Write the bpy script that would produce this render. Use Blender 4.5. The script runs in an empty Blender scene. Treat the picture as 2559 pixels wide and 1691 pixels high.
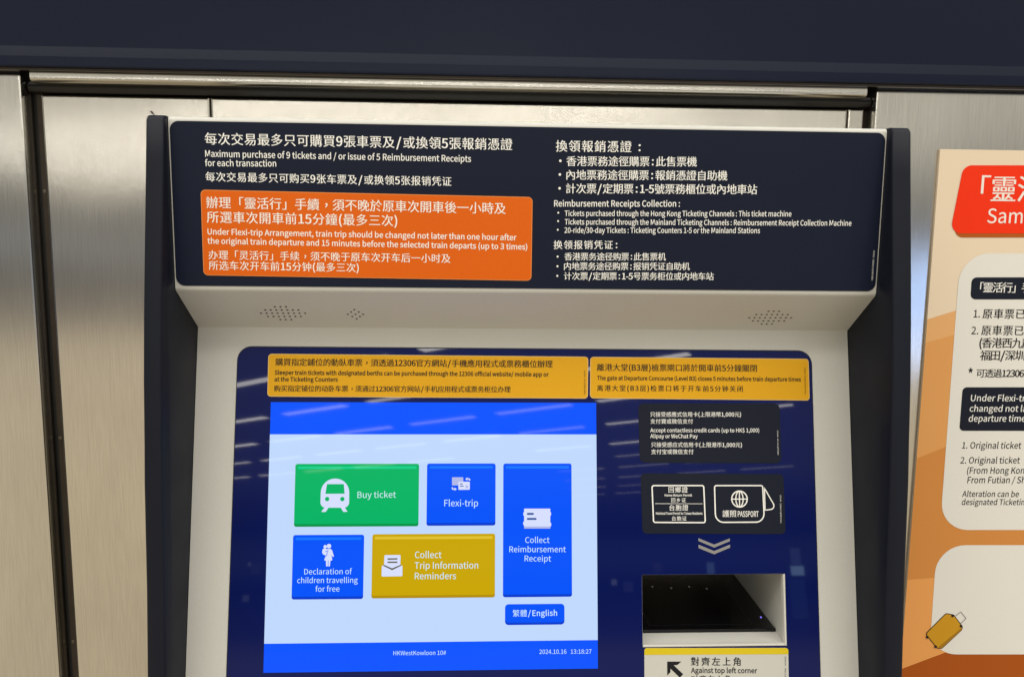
import bpy, bmesh, math, os, random
from mathutils import Vector, Matrix

random.seed(7)
scene = bpy.context.scene
col = scene.collection

# ------------------------------------------------------------------ camera, world, lamps, exposure
cam_data = bpy.data.cameras.new('camera')
cam = bpy.data.objects.new('camera', cam_data)
col.objects.link(cam)
scene.camera = cam
cam_data.sensor_fit = 'HORIZONTAL'
cam_data.sensor_width = 36.0
cam_data.lens = 26.5242
cam_data.clip_start = 0.01
cam_data.clip_end = 200
cam.matrix_world = Matrix(((0.999137, -0.005450, -0.041179, -0.023319), (-0.040223, 0.120508, -0.991897, -0.881508), (0.010368, 0.992697, 0.120185, 0.095225), (0.000000, 0.000000, 0.000000, 1.000000)))

scene.view_settings.view_transform = 'Standard'
scene.view_settings.look = 'None'
scene.view_settings.gamma = 1.0
scene.view_settings.exposure = 0.0

world = bpy.data.worlds.new('World')
scene.world = world
world.use_nodes = True
wn, wl = world.node_tree.nodes, world.node_tree.links
bg = wn['Background']
tc = wn.new('ShaderNodeTexCoord')
sep = wn.new('ShaderNodeSeparateXYZ')
wl.new(tc.outputs['Generated'], sep.inputs[0])
mr = wn.new('ShaderNodeMapRange')
mr.inputs['From Min'].default_value = -1
mr.inputs['From Max'].default_value = 1
wl.new(sep.outputs['Z'], mr.inputs['Value'])
ramp = wn.new('ShaderNodeValToRGB')
cr = ramp.color_ramp
cr.interpolation = 'LINEAR'
def stop(z, c):
    e = cr.elements.new((z+1)/2)
    e.color = (*c, 1)
cr.elements[0].position = 0.0
cr.elements[0].color = (.50, .42, .29, 1)
cr.elements[1].position = 1.0
cr.elements[1].color = (2.25, 2.19, 2.05, 1)
stop(-.60, (.60, .51, .37))
stop(-.30, (.70, .60, .43))           # warm stone floor of the hall
stop(-.115, (.66, .57, .43))
stop(-.088, (.28, .25, .215))            # dark far end of the hall
stop(-.035, (.15, .145, .14))
stop(-.012, (.30, .31, .31))
stop(.012, (.30, .31, .31))
stop(.03, (.17, .165, .16))
stop(.06, (.26, .245, .21))
stop(.10, (.52, .50, .44))
stop(.18, (.60, .575, .50))
stop(.25, (.62, .595, .52))
stop(.30, (.50, .47, .40))
stop(.46, (.60, .56, .48))
stop(.60, (1.88, 1.83, 1.70))           # bright lit ceiling overhead
wl.new(mr.outputs[0], ramp.inputs['Fac'])
wl.new(ramp.outputs['Color'], bg.inputs['Color'])
bg.inputs['Strength'].default_value = 1.0

def area_lamp(loc, rot, sx, sy, power, colour, spread=180):
    d = bpy.data.lights.new('lamp', 'AREA')
    d.shape = 'RECTANGLE'
    d.size, d.size_y = sx, sy
    d.energy = power
    d.color = colour
    d.spread = math.radians(spread)
    o = bpy.data.objects.new('lamp', d)
    o.location = loc
    o.rotation_euler = rot
    col.objects.link(o)
    return o

# rows of ceiling tubes running diagonally across the hall behind the camera
CEIL = 1.5
ANG = math.atan(.70)
TUBE_COL = (1.0, .95, .87)
RAD = 7.5                               # watts per tube
def row_end(y):
    return 3.63 - (y + 7.96)*.41
for k, y0 in enumerate([-5.25, -7.02, -8.85, -10.72, -12.9, -14.75, -16.75, -19.1, -21.6, -24.3]):
    x = -8.3 + (k*.37 % 1.17)
    while True:
        y = y0 + .70*x
        if x + .45 > row_end(y) or y > -2.2:
            break
        gap = .30 + (abs(y) - 8.8)*.10
        if not (-gap*.6 < x - .18 < gap and y < -8.0) and not (k == 0 and x > .4) and not (k > 4 and x < 1.6 + .25*(k-4)):
            area_lamp((x, y, CEIL), (0, 0, ANG), 1.08, .12 + .002*abs(y), (RAD if k < 5 else RAD*.35)*random.uniform(.8, 1.1), TUBE_COL)
        x += 1.17
# one unseen lamp overhead, standing in for nearer rows, added for directional light
for y0, w in ((-1.2, 22),):
    area_lamp((.3, y0, CEIL + .1), (0, 0, .1), 5.0, .18, w, TUBE_COL)
# large blue advertising screens far across the hall
area_lamp((7.6, -11.5, -.95), (math.pi/2, 0, math.radians(33)), 1.3, 2.0, 46, (.36, .55, 1.0))
area_lamp((5.23, -12.0, -.51), (math.pi/2, 0, 0), .22, .15, .45, (.45, .72, 1.0))
area_lamp((5.22, -12.0, -.28), (math.pi/2, 0, 0), .17, .26, .10, (.5, .66, 1.0))
area_lamp((5.20, -12.0, -.95), (math.pi/2, 0, 0), .26, .6, .2, (.2, .5, 1.0))
area_lamp((3.78, -12.0, -.46), (math.pi/2, 0, 0), .12, .18, .12, (.4, .7, 1.0))
for x, z, s, w in ((-3.73, -.35, .05, .04), (-3.74, -.87, .10, .10), (-3.62, -.42, .16, .05), (2.17, -.67, .09, .16), (2.4, -.74, .16, .10), (2.9, -.44, .14, .05)):
    area_lamp((x, -12.0, z), (math.pi/2, 0, 0), s, s, w*.25, (.75, .85, 1.0))

# ------------------------------------------------------------------ materials
def mat(name, base, rough=.5, metal=0.0, spec=.5, coat=0.0, speckle=0.0, speckle_scale=900, emis=None, emis_s=1.0, bump=0.0, bump_scale=300, wear=0.0):
    m = bpy.data.materials.new(name)
    m.use_nodes = True
    n, l = m.node_tree.nodes, m.node_tree.links
    b = n['Principled BSDF']
    b.inputs['Base Color'].default_value = (*base, 1)
    b.inputs['Roughness'].default_value = rough
    b.inputs['Metallic'].default_value = metal
    b.inputs['Specular IOR Level'].default_value = spec
    b.inputs['Coat Weight'].default_value = coat
    b.inputs['Coat Roughness'].default_value = .05
    if emis:
        b.inputs['Emission Color'].default_value = (*emis, 1)
        b.inputs['Emission Strength'].default_value = emis_s
    if speckle or wear or bump:
        t = n.new('ShaderNodeTexCoord')
    if speckle:
        nz = n.new('ShaderNodeTexNoise')
        nz.inputs['Scale'].default_value = speckle_scale
        nz.inputs['Detail'].default_value = 3
        l.new(t.outputs['Object'], nz.inputs['Vector'])
        big = n.new('ShaderNodeTexNoise')
        big.inputs['Scale'].default_value = 9
        big.inputs['Detail'].default_value = 4
        l.new(t.outputs['Object'], big.inputs['Vector'])
        add = n.new('ShaderNodeMath')
        add.operation = 'MULTIPLY_ADD'
        add.inputs[1].default_value = .6
        l.new(big.outputs['Fac'], add.inputs[0])
        l.new(nz.outputs['Fac'], add.inputs[2])
        mx = n.new('ShaderNodeMapRange')
        mx.inputs['From Min'].default_value = .5
        mx.inputs['From Max'].default_value = 1.1
        mx.inputs['To Min'].default_value = 1 - speckle
        mx.inputs['To Max'].default_value = 1 + speckle
        l.new(add.outputs[0], mx.inputs['Value'])
        mul = n.new('ShaderNodeVectorMath')
        mul.operation = 'SCALE'
        mul.inputs[0].default_value = base
        l.new(mx.outputs[0], mul.inputs['Scale'])
        l.new(mul.outputs['Vector'], b.inputs['Base Color'])
    if wear:
        nw = n.new('ShaderNodeTexNoise')
        nw.inputs['Scale'].default_value = 14
        nw.inputs['Detail'].default_value = 6
        l.new(t.outputs['Object'], nw.inputs['Vector'])
        mw = n.new('ShaderNodeMapRange')
        mw.inputs['From Min'].default_value = .35
        mw.inputs['From Max'].default_value = .7
        mw.inputs['To Min'].default_value = rough
        mw.inputs['To Max'].default_value = rough + wear
        l.new(nw.outputs['Fac'], mw.inputs['Value'])
        l.new(mw.outputs[0], b.inputs['Roughness'])
    if bump:
        nb = n.new('ShaderNodeTexNoise')
        nb.inputs['Scale'].default_value = bump_scale
        nb.inputs['Detail'].default_value = 2
        l.new(t.outputs['Object'], nb.inputs['Vector'])
        bp = n.new('ShaderNodeBump')
        bp.inputs['Strength'].default_value = bump
        bp.inputs['Distance'].default_value = .001
        l.new(nb.outputs['Fac'], bp.inputs['Height'])
        l.new(bp.outputs['Normal'], b.inputs['Normal'])
    return m

def steel(name, base, rough=.18, warp=.4, seed=0.0):
    """vertically brushed stainless steel: grain that smears reflections sideways, slight oil-canning, stains"""
    m = bpy.data.materials.new(name)
    m.use_nodes = True
    n, l = m.node_tree.nodes, m.node_tree.links
    b = n['Principled BSDF']
    b.inputs['Metallic'].default_value = 1
    b.inputs['Anisotropic'].default_value = .85
    tg = n.new('ShaderNodeCombineXYZ')          # across the brushing: reflections smear sideways
    tg.inputs[0].default_value = 1.0
    l.new(tg.outputs[0], b.inputs['Tangent'])
    t = n.new('ShaderNodeTexCoord')
    def noise(scale, vec_scale, detail):
        mp = n.new('ShaderNodeMapping')
        mp.inputs['Scale'].default_value = vec_scale
        mp.inputs['Location'].default_value = (seed, seed*.7, seed*1.3)
        l.new(t.outputs['Object'], mp.inputs['Vector'])
        nz = n.new('ShaderNodeTexNoise')
        nz.inputs['Scale'].default_value = scale
        nz.inputs['Detail'].default_value = detail
        l.new(mp.outputs[0], nz.inputs['Vector'])
        return nz
    grain = noise(1, (1800, 1800, 26), 4)
    stain = noise(1, (5, 5, 2.2), 5)
    lowf = noise(1, (3.5, 3.5, 2.2), 1)
    mr1 = n.new('ShaderNodeMapRange')
    mr1.inputs['From Min'].default_value = .3
    mr1.inputs['From Max'].default_value = .7
    mr1.inputs['To Min'].default_value = .90
    mr1.inputs['To Max'].default_value = 1.06
    l.new(grain.outputs['Fac'], mr1.inputs['Value'])
    mr2 = n.new('ShaderNodeMapRange')
    mr2.inputs['From Min'].default_value = .3
    mr2.inputs['From Max'].default_value = .7
    mr2.inputs['To Min'].default_value = .86
    mr2.inputs['To Max'].default_value = 1.06
    l.new(stain.outputs['Fac'], mr2.inputs['Value'])
    pr = n.new('ShaderNodeMath')
    pr.operation = 'MULTIPLY'
    l.new(mr1.outputs[0], pr.inputs[0])
    l.new(mr2.outputs[0], pr.inputs[1])
    sc = n.new('ShaderNodeVectorMath')
    sc.operation = 'SCALE'
    sc.inputs[0].default_value = base
    l.new(pr.outputs[0], sc.inputs['Scale'])
    l.new(sc.outputs['Vector'], b.inputs['Base Color'])
    mr3 = n.new('ShaderNodeMapRange')
    mr3.inputs['From Min'].default_value = .3
    mr3.inputs['From Max'].default_value = .7
    mr3.inputs['To Min'].default_value = rough*.85
    mr3.inputs['To Max'].default_value = rough*1.2
    l.new(stain.outputs['Fac'], mr3.inputs['Value'])
    l.new(mr3.outputs[0], b.inputs['Roughness'])
    b1 = n.new('ShaderNodeBump')
    b1.inputs['Strength'].default_value = warp
    b1.inputs['Distance'].default_value = .006
    l.new(lowf.outputs['Fac'], b1.inputs['Height'])
    b2 = n.new('ShaderNodeBump')
    b2.inputs['Strength'].default_value = .05
    b2.inputs['Distance'].default_value = .0004
    l.new(grain.outputs['Fac'], b2.inputs['Height'])
    l.new(b1.outputs['Normal'], b2.inputs['Normal'])
    l.new(b2.outputs['Normal'], b.inputs['Normal'])
    return m

M = {}
M['white'] = mat('painted_white', (.61, .60, .55), rough=.42, speckle=.045, speckle_scale=700, bump=.10, bump_scale=1400, wear=.12)
M['navy'] = mat('navy_print', (.0068, .0105, .0255), rough=.40, spec=.16, speckle=.10, wear=.12)
M['fin'] = mat('navy_moulding', (.0060, .0078, .0150), rough=.42, spec=.20, wear=.12, bump=.05, bump_scale=900)
M['fascia'] = mat('navy_gloss', (.0062, .0100, .0255), rough=.25, spec=.20)
M['glass'] = mat('blue_back_painted_glass', (.0006, .0056, .082), rough=.025, spec=.26)
M['gap'] = mat('black_rubber', (.006, .006, .006), rough=.55)
M['black'] = mat('black_plastic', (.004, .004, .0045), rough=.12, spec=.35)
M['ink_line'] = mat('dark_grey_line', (.015, .015, .016), rough=.3)
M['rail'] = mat('black_rail', (.012, .011, .010), rough=.38, spec=.4, speckle=.2, speckle_scale=60)
M['bronze'] = mat('bronze_channel', (.045, .034, .024), rough=.40, spec=.5, metal=.4, speckle=.25, speckle_scale=40)
M['orange'] = mat('orange_vinyl', (.72, .125, .004), rough=.38, spec=.18, speckle=.04)
M['orange_edge'] = mat('pale_orange_edge', (.80, .27, .07), rough=.4, spec=.2)
M['yellow'] = mat('amber_vinyl', (.72, .37, .010), rough=.38, spec=.18, speckle=.04)
M['yellow_edge'] = mat('pale_amber_edge', (.78, .52, .17), rough=.4, spec=.2)
M['charcoal'] = mat('charcoal_vinyl', (.010, .0125, .024), rough=.45, spec=.15, speckle=.06)
M['letter'] = mat('white_print', (.88, .87, .82), rough=.5, spec=.2)
M['ink'] = mat('black_print', (.010, .010, .012), rough=.5, spec=.2)
M['chev'] = mat('silver_print', (.34, .33, .31), rough=.35, metal=.5)
M['label'] = mat('pale_label', (.56, .55, .49), rough=.45, spec=.2, speckle=.03)
M['lemon'] = mat('lemon_print', (.66, .50, .012), rough=.45, spec=.2)
M['steel'] = steel('brushed_steel', (.66, .63, .57))
M['steel_b'] = steel('brushed_steel_door', (.68, .65, .59), warp=.75, seed=3.3)
M['steel_c'] = steel('brushed_steel_pillar', (.66, .64, .59), warp=.4, seed=8.1)
M['steel_trim'] = steel('brushed_steel_trim', (.60, .58, .53), warp=.04, seed=5.2)
M['screw'] = mat('dull_screw', (.18, .15, .12), rough=.35, metal=1)
# poster inks
M['cream'] = mat('poster_cream', (.84, .69, .51), rough=.5, spec=.2, speckle=.02)
M['tan'] = mat('poster_tan', (.80, .43, .17), rough=.5, spec=.2, speckle=.02)
M['tan2'] = mat('poster_tan_deep', (.76, .36, .11), rough=.5, spec=.2, speckle=.02)
M['rust'] = mat('poster_rust', (.66, .265, .06), rough=.5, spec=.2, speckle=.02)
M['amber'] = mat('poster_amber', (.82, .36, .10), rough=.5, spec=.2, speckle=.02)
M['burnt'] = mat('poster_burnt', (.40, .085, .004), rough=.5, spec=.2, speckle=.02)
M['red'] = mat('poster_red', (.92, .034, .002), rough=.5, spec=.2, speckle=.02)
M['redlip'] = mat('poster_red_lip', (.46, .10, .008), rough=.5, spec=.2)
M['paper'] = mat('poster_white', (.80, .78, .72), rough=.5, spec=.2, speckle=.02)
M['pinkw'] = mat('poster_lettering_white', (.90, .84, .75), rough=.5, spec=.2)
M['suit'] = mat('poster_suitcase_yellow', (.60, .30, .012), rough=.5, spec=.2)
M['suitd'] = mat('poster_suitcase_shade', (.36, .18, .012), rough=.5, spec=.2)
M['greyline'] = mat('poster_grey', (.30, .29, .28), rough=.5, spec=.2)

def srgb(r, g, b):
    f = lambda c: (c/255/12.92) if c/255 <= .04045 else ((c/255 + .055)/1.055)**2.4
    return (f(r), f(g), f(b))
def screen_ink(name, r, g, b, s=1.0):
    m = mat(name, (.002, .002, .002), rough=.03, spec=.13, emis=srgb(r, g, b), emis_s=s)
    return m
M['s_blue'] = screen_ink('screen_header_blue', 0, 84, 255)
M['s_pale'] = screen_ink('screen_pale', 192, 217, 253)
M['s_btn'] = screen_ink('screen_button_blue', 0, 84, 250)
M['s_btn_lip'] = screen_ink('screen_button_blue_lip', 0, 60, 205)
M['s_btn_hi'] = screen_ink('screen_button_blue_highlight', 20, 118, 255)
M['s_green'] = screen_ink('screen_button_green', 0, 180, 100)
M['s_green_lip'] = screen_ink('screen_button_green_lip', 0, 148, 72)
M['s_green_hi'] = screen_ink('screen_button_green_highlight', 20, 208, 138)
M['s_must'] = screen_ink('screen_button_mustard', 202, 166, 0)
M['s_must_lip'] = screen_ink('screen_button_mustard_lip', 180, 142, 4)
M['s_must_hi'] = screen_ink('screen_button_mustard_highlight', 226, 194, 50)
M['s_text'] = screen_ink('screen_text', 205, 238, 255)
M['s_icon'] = screen_ink('screen_icon', 216, 224, 255)
M['s_icon2'] = screen_ink('screen_icon_shade', 178, 186, 232)
M['s_dark'] = screen_ink('screen_icon_dark', 52, 84, 150)
M['s_brown'] = screen_ink('screen_icon_brown', 96, 92, 60)
M['pin'] = mat('white_pin_light', (.05, .05, .05), emis=(.8, .8, .75), emis_s=.07)  # faint glow that imitates reflected hall lights, not a lamp
M['led'] = mat('violet_led', (.01, .01, .05), emis=(.22, .16, 1.0), emis_s=1.3)

# ------------------------------------------------------------------ geometry helpers
class Frame:
    """a flat surface: origin, right, up, outward normal"""
    def __init__(s, o, ex, ey, n):
        s.o, s.ex, s.ey, s.n = map(Vector, (o, ex, ey, n))
    def at(s, a, b, d=0.0):
        return s.o + s.ex*a + s.ey*b + s.n*d
BETA = 0.200891
HDR_Y = -.060
WALL_Y, DOOR_Y = .100, .115
HEADER = Frame((0, HDR_Y, 0), (1, 0, 0), (0, 0, 1), (0, -1, 0))
PANEL = Frame((0, 0, 0), (1, 0, 0), (0, math.sin(BETA), math.cos(BETA)), (0, -math.cos(BETA), math.sin(BETA)))
WALL = Frame((0, WALL_Y, 0), (1, 0, 0), (0, 0, 1), (0, -1, 0))
DOOR = Frame((0, DOOR_Y, 0), (1, 0, 0), (0, 0, 1), (0, -1, 0))
POSTER = Frame((0, .097, 0), (1, 0, 0), (0, 0, 1), (0, -1, 0))
_s = Vector((0, -.06, .0463)).normalized()
SOFFIT = Frame((0, 0, 0), (1, 0, 0), _s, (0, -_s.z, _s.y))

def arc_corner(p, a, b, r, seg=7):
    """points of a rounded corner at p between neighbours a and b"""
    p, a, b = Vector(p), Vector(a), Vector(b)
    u, v = (a-p), (b-p)
    lu, lv = u.length, v.length
    if r <= 0 or lu < 1e-9 or lv < 1e-9:
        return [p]
    u, v = u/lu, v/lv
    ang = u.angle(v)
    if ang > math.pi - .02:
        return [p]
    t = min(r/math.tan(ang/2), lu*.49, lv*.49)
    rr = t*math.tan(ang/2)
    c = p + (u+v).normalized()*(rr/math.sin(ang/2))
    s, e = p+u*t - c, p+v*t - c
    out = []
    tot = math.atan2(s.x*e.y-s.y*e.x, s.dot(e))
    for i in range(seg+1):
        q = tot*i/seg
        out.append(c + Vector((s.x*math.cos(q)-s.y*math.sin(q), s.x*math.sin(q)+s.y*math.cos(q))))
    return out

def rounded(pts, r, seg=7):
    out = []
    n = len(pts)
    for i in range(n):
        ri = r[i] if isinstance(r, (list, tuple)) else r
        out += arc_corner(pts[i], pts[i-1], pts[(i+1) % n], ri, seg)
    return [tuple(p) for p in out]

def area2(p):
    return sum(p[i-1][0]*p[i][1] - p[i][0]*p[i-1][1] for i in range(len(p)))

def inset(poly, d):
    n = len(poly)
    out = []
    for i in range(n):
        a, p, b = Vector(poly[i-1]), Vector(poly[i]), Vector(poly[(i+1) % n])
        e1, e2 = (p-a), (b-p)
        if e1.length < 1e-9: e1 = e2
        if e2.length < 1e-9: e2 = e1
        n1 = Vector((-e1.y, e1.x)).normalized()
        n2 = Vector((-e2.y, e2.x)).normalized()
        m = n1+n2
        m = m/max(m.length_squared, .2)*2 if m.length > 1e-6 else n1
        out.append(tuple(p + m*d))
    return out

def line2(a, b, w):
    """a stroke of width w from a to b as a quad"""
    a, b = Vector(a), Vector(b)
    d = (b-a).normalized()
    n = Vector((-d.y, d.x))*(w/2)
    return [tuple(a-n), tuple(b-n), tuple(b+n), tuple(a+n)]

def circle(c, r, n=20, ry=None):
    ry = ry or r
    return [(c[0]+r*math.cos(2*math.pi*i/n), c[1]+ry*math.sin(2*math.pi*i/n)) for i in range(n)]

class Geo:
    def __init__(s):
        s.v, s.f, s.mi = [], [], []
        s.caps = []
        s.mats = []
    def m(s, material):
        if material not in s.mats:
            s.mats.append(material)
        return s.mats.index(material)
    def add(s, verts, faces, material):
        o = len(s.v)
        k = s.m(material)
        s.v += [tuple(x) for x in verts]
        for f in faces:
            s.f.append([i+o for i in f])
            s.mi.append(k)
    def prism(s, fr, poly, d0, d1, material, bevel=0.0):
        if area2(poly) < 0:
            poly = poly[::-1]
        n = len(poly)
        if bevel > 0:
            rings = [(poly, d0), (poly, d1-bevel), (inset(poly, bevel*.3), d1-bevel*.3), (inset(poly, bevel), d1)]
        else:
            rings = [(poly, d0), (poly, d1)]
        vs = [fr.at(a, b, d) for ring, d in rings for a, b in ring]
        fs = [[r*n+i, r*n+(i+1) % n, (r+1)*n+(i+1) % n, (r+1)*n+i] for r in range(len(rings)-1) for i in range(n)]
        fs.append([(len(rings)-1)*n+i for i in range(n)])
        fs.append([i for i in range(n)][::-1])
        s.caps += [len(s.f)+len(fs)-2, len(s.f)+len(fs)-1]      # caps keep their true flat normal
        s.add(vs, fs, material)
    def flat(s, fr, poly, d, material):
        if area2(poly) < 0:
            poly = poly[::-1]
        s.add([fr.at(a, b, d) for a, b in poly], [list(range(len(poly)))], material)
    def ring(s, fr, poly, w, d, material):
        """outline of width w inside a closed polygon"""
        if area2(poly) < 0:
            poly = poly[::-1]
        n = len(poly)
        inn = inset(poly, w)
        s.add([fr.at(a, b, d) for a, b in poly+inn], [[i, (i+1) % n, n+(i+1) % n, n+i] for i in range(n)], material)
    def stroke(s, fr, pts, w, d, material):
        for a, b in zip(pts, pts[1:]):
            s.flat(fr, line2(a, b, w), d, material)
    def holed(s, fr, outer, hole, d0, d1, material):
        """slab with one hole: front, back, outer and inner walls"""
        bm = bmesh.new()
        def loop(poly):
            vs = [bm.verts.new((a, b, 0)) for a, b in poly]
            return [bm.edges.new((vs[i], vs[(i+1) % len(vs)])) for i in range(len(vs))]
        es = loop(outer)+loop(hole)
        bmesh.ops.triangle_fill(bm, edges=es, use_beauty=True)
        bm.verts.index_update()
        pts = [v.co.copy() for v in bm.verts]
        tris = []
        for f in bm.faces:
            ids = [v.index for v in f.verts]
            p = [pts[i] for i in ids]
            if (p[1]-p[0]).cross(p[2]-p[0]).z < 0:
                ids.reverse()
            tris.append(ids)
        bm.free()
        s.add([fr.at(p.x, p.y, d1) for p in pts], tris, material)
        for poly, sign in ((outer, 1), (hole, -1)):
            if area2(poly)*sign < 0:
                poly = poly[::-1]
            n = len(poly)
            s.add([fr.at(a, b, d) for d in (d0, d1) for a, b in poly], [[i, (i+1) % n, n+(i+1) % n, n+i] for i in range(n)], material)
    def box(s, lo, hi, material):
        x0, y0, z0 = lo
        x1, y1, z1 = hi
        v = [(x0,y0,z0),(x1,y0,z0),(x1,y1,z0),(x0,y1,z0),(x0,y0,z1),(x1,y0,z1),(x1,y1,z1),(x0,y1,z1)]
        s.add(v, [[0,3,2,1],[4,5,6,7],[0,1,5,4],[1,2,6,5],[2,3,7,6],[3,0,4,7]], material)
    def extrude_x(s, prof, x0, x1, material, closed=True, bevel=0.0):
        """profile of (y, z) points, counted so that the solid lies inside, swept along x"""
        rings = [(prof, x0), (prof, x1)]
        if bevel:
            i1 = inset(prof, bevel if area2(prof) > 0 else -bevel)
            i2 = inset(prof, bevel*.3 if area2(prof) > 0 else -bevel*.3)
            rings = [(i1, x0), (i2, x0+bevel*.3), (prof, x0+bevel), (prof, x1-bevel), (i2, x1-bevel*.3), (i1, x1)]
        n = len(prof)
        vs = [(x, y, z) for ring, x in rings for y, z in ring]
        fs = [[r*n+i, r*n+(i+1) % n, (r+1)*n+(i+1) % n, (r+1)*n+i] for r in range(len(rings)-1) for i in range(n if closed else n-1)]
        if closed:
            fs.append(list(range(n))[::-1])
            fs.append([(len(rings)-1)*n+i for i in range(n)])
        s.add(vs, fs, material)
    def build(s, name, parent=None, origin=(0, 0, 0), smooth=None, recalc=False):
        o0 = Vector(origin)
        base = parent
        while base is not None:
            o0 = o0 + base.location
            base = base.parent
        me = bpy.data.meshes.new(name)
        me.from_pydata([tuple(Vector(v)-o0) for v in s.v], [], s.f)
        for m_ in s.mats:
            me.materials.append(m_)
        me.polygons.foreach_set('material_index', s.mi)
        if recalc:
            bm = bmesh.new()
            bm.from_mesh(me)
            bmesh.ops.recalc_face_normals(bm, faces=bm.faces)
            bm.to_mesh(me)
            bm.free()
        if smooth is not None:
            cap = set(s.caps)
            me.set_sharp_from_angle(angle=math.radians(smooth))
            me.polygons.foreach_set('use_smooth', [i not in cap for i in range(len(me.polygons))])
        me.update()
        ob = bpy.data.objects.new(name, me)
        col.objects.link(ob)
        if parent is not None:
            ob.parent = parent
        ob.location = origin
        return ob

def tag(o, label, cat, group=None):
    o['label'] = label
    o['category'] = cat
    o['kind'] = 'thing'
    if group:
        o['group'] = group
    return o

def thing(name, loc, label, cat, group=None):
    o = bpy.data.objects.new(name, None)
    o.location = loc
    o.empty_display_size = .05
    col.objects.link(o)
    return tag(o, label, cat, group)

# ------------------------------------------------------------------ lettering
FONT = None
try:
    FONT = bpy.data.fonts.load(os.path.join(bpy.utils.system_resource('DATAFILES'), 'fonts', 'Noto Sans CJK Regular.woff2'))
except Exception:
    FONT = None          # the built-in font falls back to the same glyphs
def _unit():
    """scale that makes one unit of lettering one em (a capital is .735 em tall)"""
    c = bpy.data.curves.new('lettering', 'FONT')
    if FONT:
        c.font = FONT
    c.body = 'H'
    o = bpy.data.objects.new('lettering', c)
    col.objects.link(o)
    me = o.evaluated_get(bpy.context.evaluated_depsgraph_get()).to_mesh()
    h = max(v.co.y for v in me.vertices)
    bpy.data.objects.remove(o)
    bpy.data.curves.remove(c)
    return .735/h
UNIT = _unit()
_cache = {}
def glyphs(text, weight, spacing):
    key = (text, weight, spacing)
    if key in _cache:
        return _cache[key]
    c = bpy.data.curves.new('lettering', 'FONT')
    if FONT:
        c.font = FONT
    c.body = text
    c.size = 1.0
    c.offset = weight/UNIT
    c.resolution_u = 3
    c.space_character = spacing
    o = bpy.data.objects.new('lettering', c)
    col.objects.link(o)
    dg = bpy.context.evaluated_depsgraph_get()
    me = o.evaluated_get(dg).to_mesh()
    vs = [(v.co.x*UNIT, v.co.y*UNIT) for v in me.vertices]
    fs = [list(p.vertices) for p in me.polygons]
    o.evaluated_get(dg).to_mesh_clear()
    bpy.data.objects.remove(o)
    bpy.data.curves.remove(c)
    _cache[key] = (vs, fs)
    return vs, fs

_adv = {}
def advance(ch):
    if ord(ch) > 0x2e7f:
        return 1.0
    if ch in ':/':
        return .56
    if ch not in _adv:
        a = glyphs(ch + 'H', 0.0, 1.0)[0]
        b = glyphs('H', 0.0, 1.0)[0]
        _adv[ch] = max(v[0] for v in a) - max(v[0] for v in b)
    return _adv[ch]

def set_line(text, width_em):
    """characters set one by one and tracked out (or in) so that the line is width_em long"""
    pos, x = [], 0.0
    for ch in text:
        pos.append(x)
        x += advance(ch)
    outl = [glyphs(ch, .012 if ord(ch) < 0x2e80 and ch not in ' ' else 0.0, 1.0) for ch in text]
    first = min((v[0] for v in outl[0][0]), default=0.0)
    last = max((v[0] for v in outl[-1][0]), default=1.0) + pos[-1]
    track = (width_em - (last-first))/max(1, len(text)-1)
    vs, fs = [], []
    for k, ch in enumerate(text):
        dx, dy = {'\uff0c': (.30, .27), ':': (.15, .04), '/': (.08, 0.0)}.get(ch, (0.0, 0.0))      # the comma sits mid-height, as in Hong Kong setting
        o = len(vs)
        vs += [(v[0]+pos[k]+track*k-first+dx, v[1]+dy) for v in outl[k][0]]
        fs += [[q+o for q in f] for f in outl[k][1]]
    return vs, fs

def write(g, fr, text, line, material, d, song=False, weight=.0, slant=0.0, cjk=False):
    """one line of lettering: line = (start a, b, end a, b, glyph height)"""
    ax, ay, bx, by, h = line
    A, B = Vector((ax, ay)), Vector((bx, by))
    width = (B-A).length
    ex = (B-A).normalized()
    ey = Vector((-ex.y, ex.x))
    if cjk:
        em = h/.93
        vs, fs = set_line(text, width/em)
        sx, x0, lift = em, 0.0, .085*em
    else:
        em = h/.735
        vs, fs = glyphs(text, weight, 1.0)
        if not vs:
            return
        x0, x1 = min(v[0] for v in vs), max(v[0] for v in vs)
        sx, lift = width/(x1-x0), 0.0
    sm = .010 if h > .0095 else (.008 if h > .006 else .004)
    if song and material is I_:
        sm += .005
    reps = [(-sm, 0.0), (sm, .00002)] if song else [(0.0, 0.0)]
    for dx, dd in reps:
        pts = []
        for x, y in vs:
            q = A + ex*((x-x0)*sx + dx*em + slant*y*em) + ey*(y*em + lift)
            pts.append(fr.at(q.x, q.y, d+dd))
        g.add(pts, fs, material)
I_ = M['ink']

def dots(g, fr, pts, r, d, material):
    for p in pts:
        g.flat(fr, circle(p, r, 12), d, material)

# ================================================================== SETTING
# ---- steel surround
XL, XR = -.590, .4835
g = Geo()
g.prism(WALL, [(-1.5, -1.45), (XL, -1.45), (XL, .36), (-1.5, .36)], -.10, 0, M['steel_c'], bevel=.0028)
tag(g.build('steel_pillar', origin=(-1.0, WALL_Y, -1.45), smooth=30), 'brushed steel pillar face left of the dark vertical channel', 'wall')
g = Geo()
g.prism(WALL, [(XR, -1.45), (1.7, -1.45), (1.7, .36), (XR, .36)], -.10, 0, M['steel_c'], bevel=.002)
tag(g.build('steel_pillar', origin=(1.0, WALL_Y, -1.45), smooth=30), 'brushed steel pillar face carrying the orange poster', 'wall')

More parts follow.
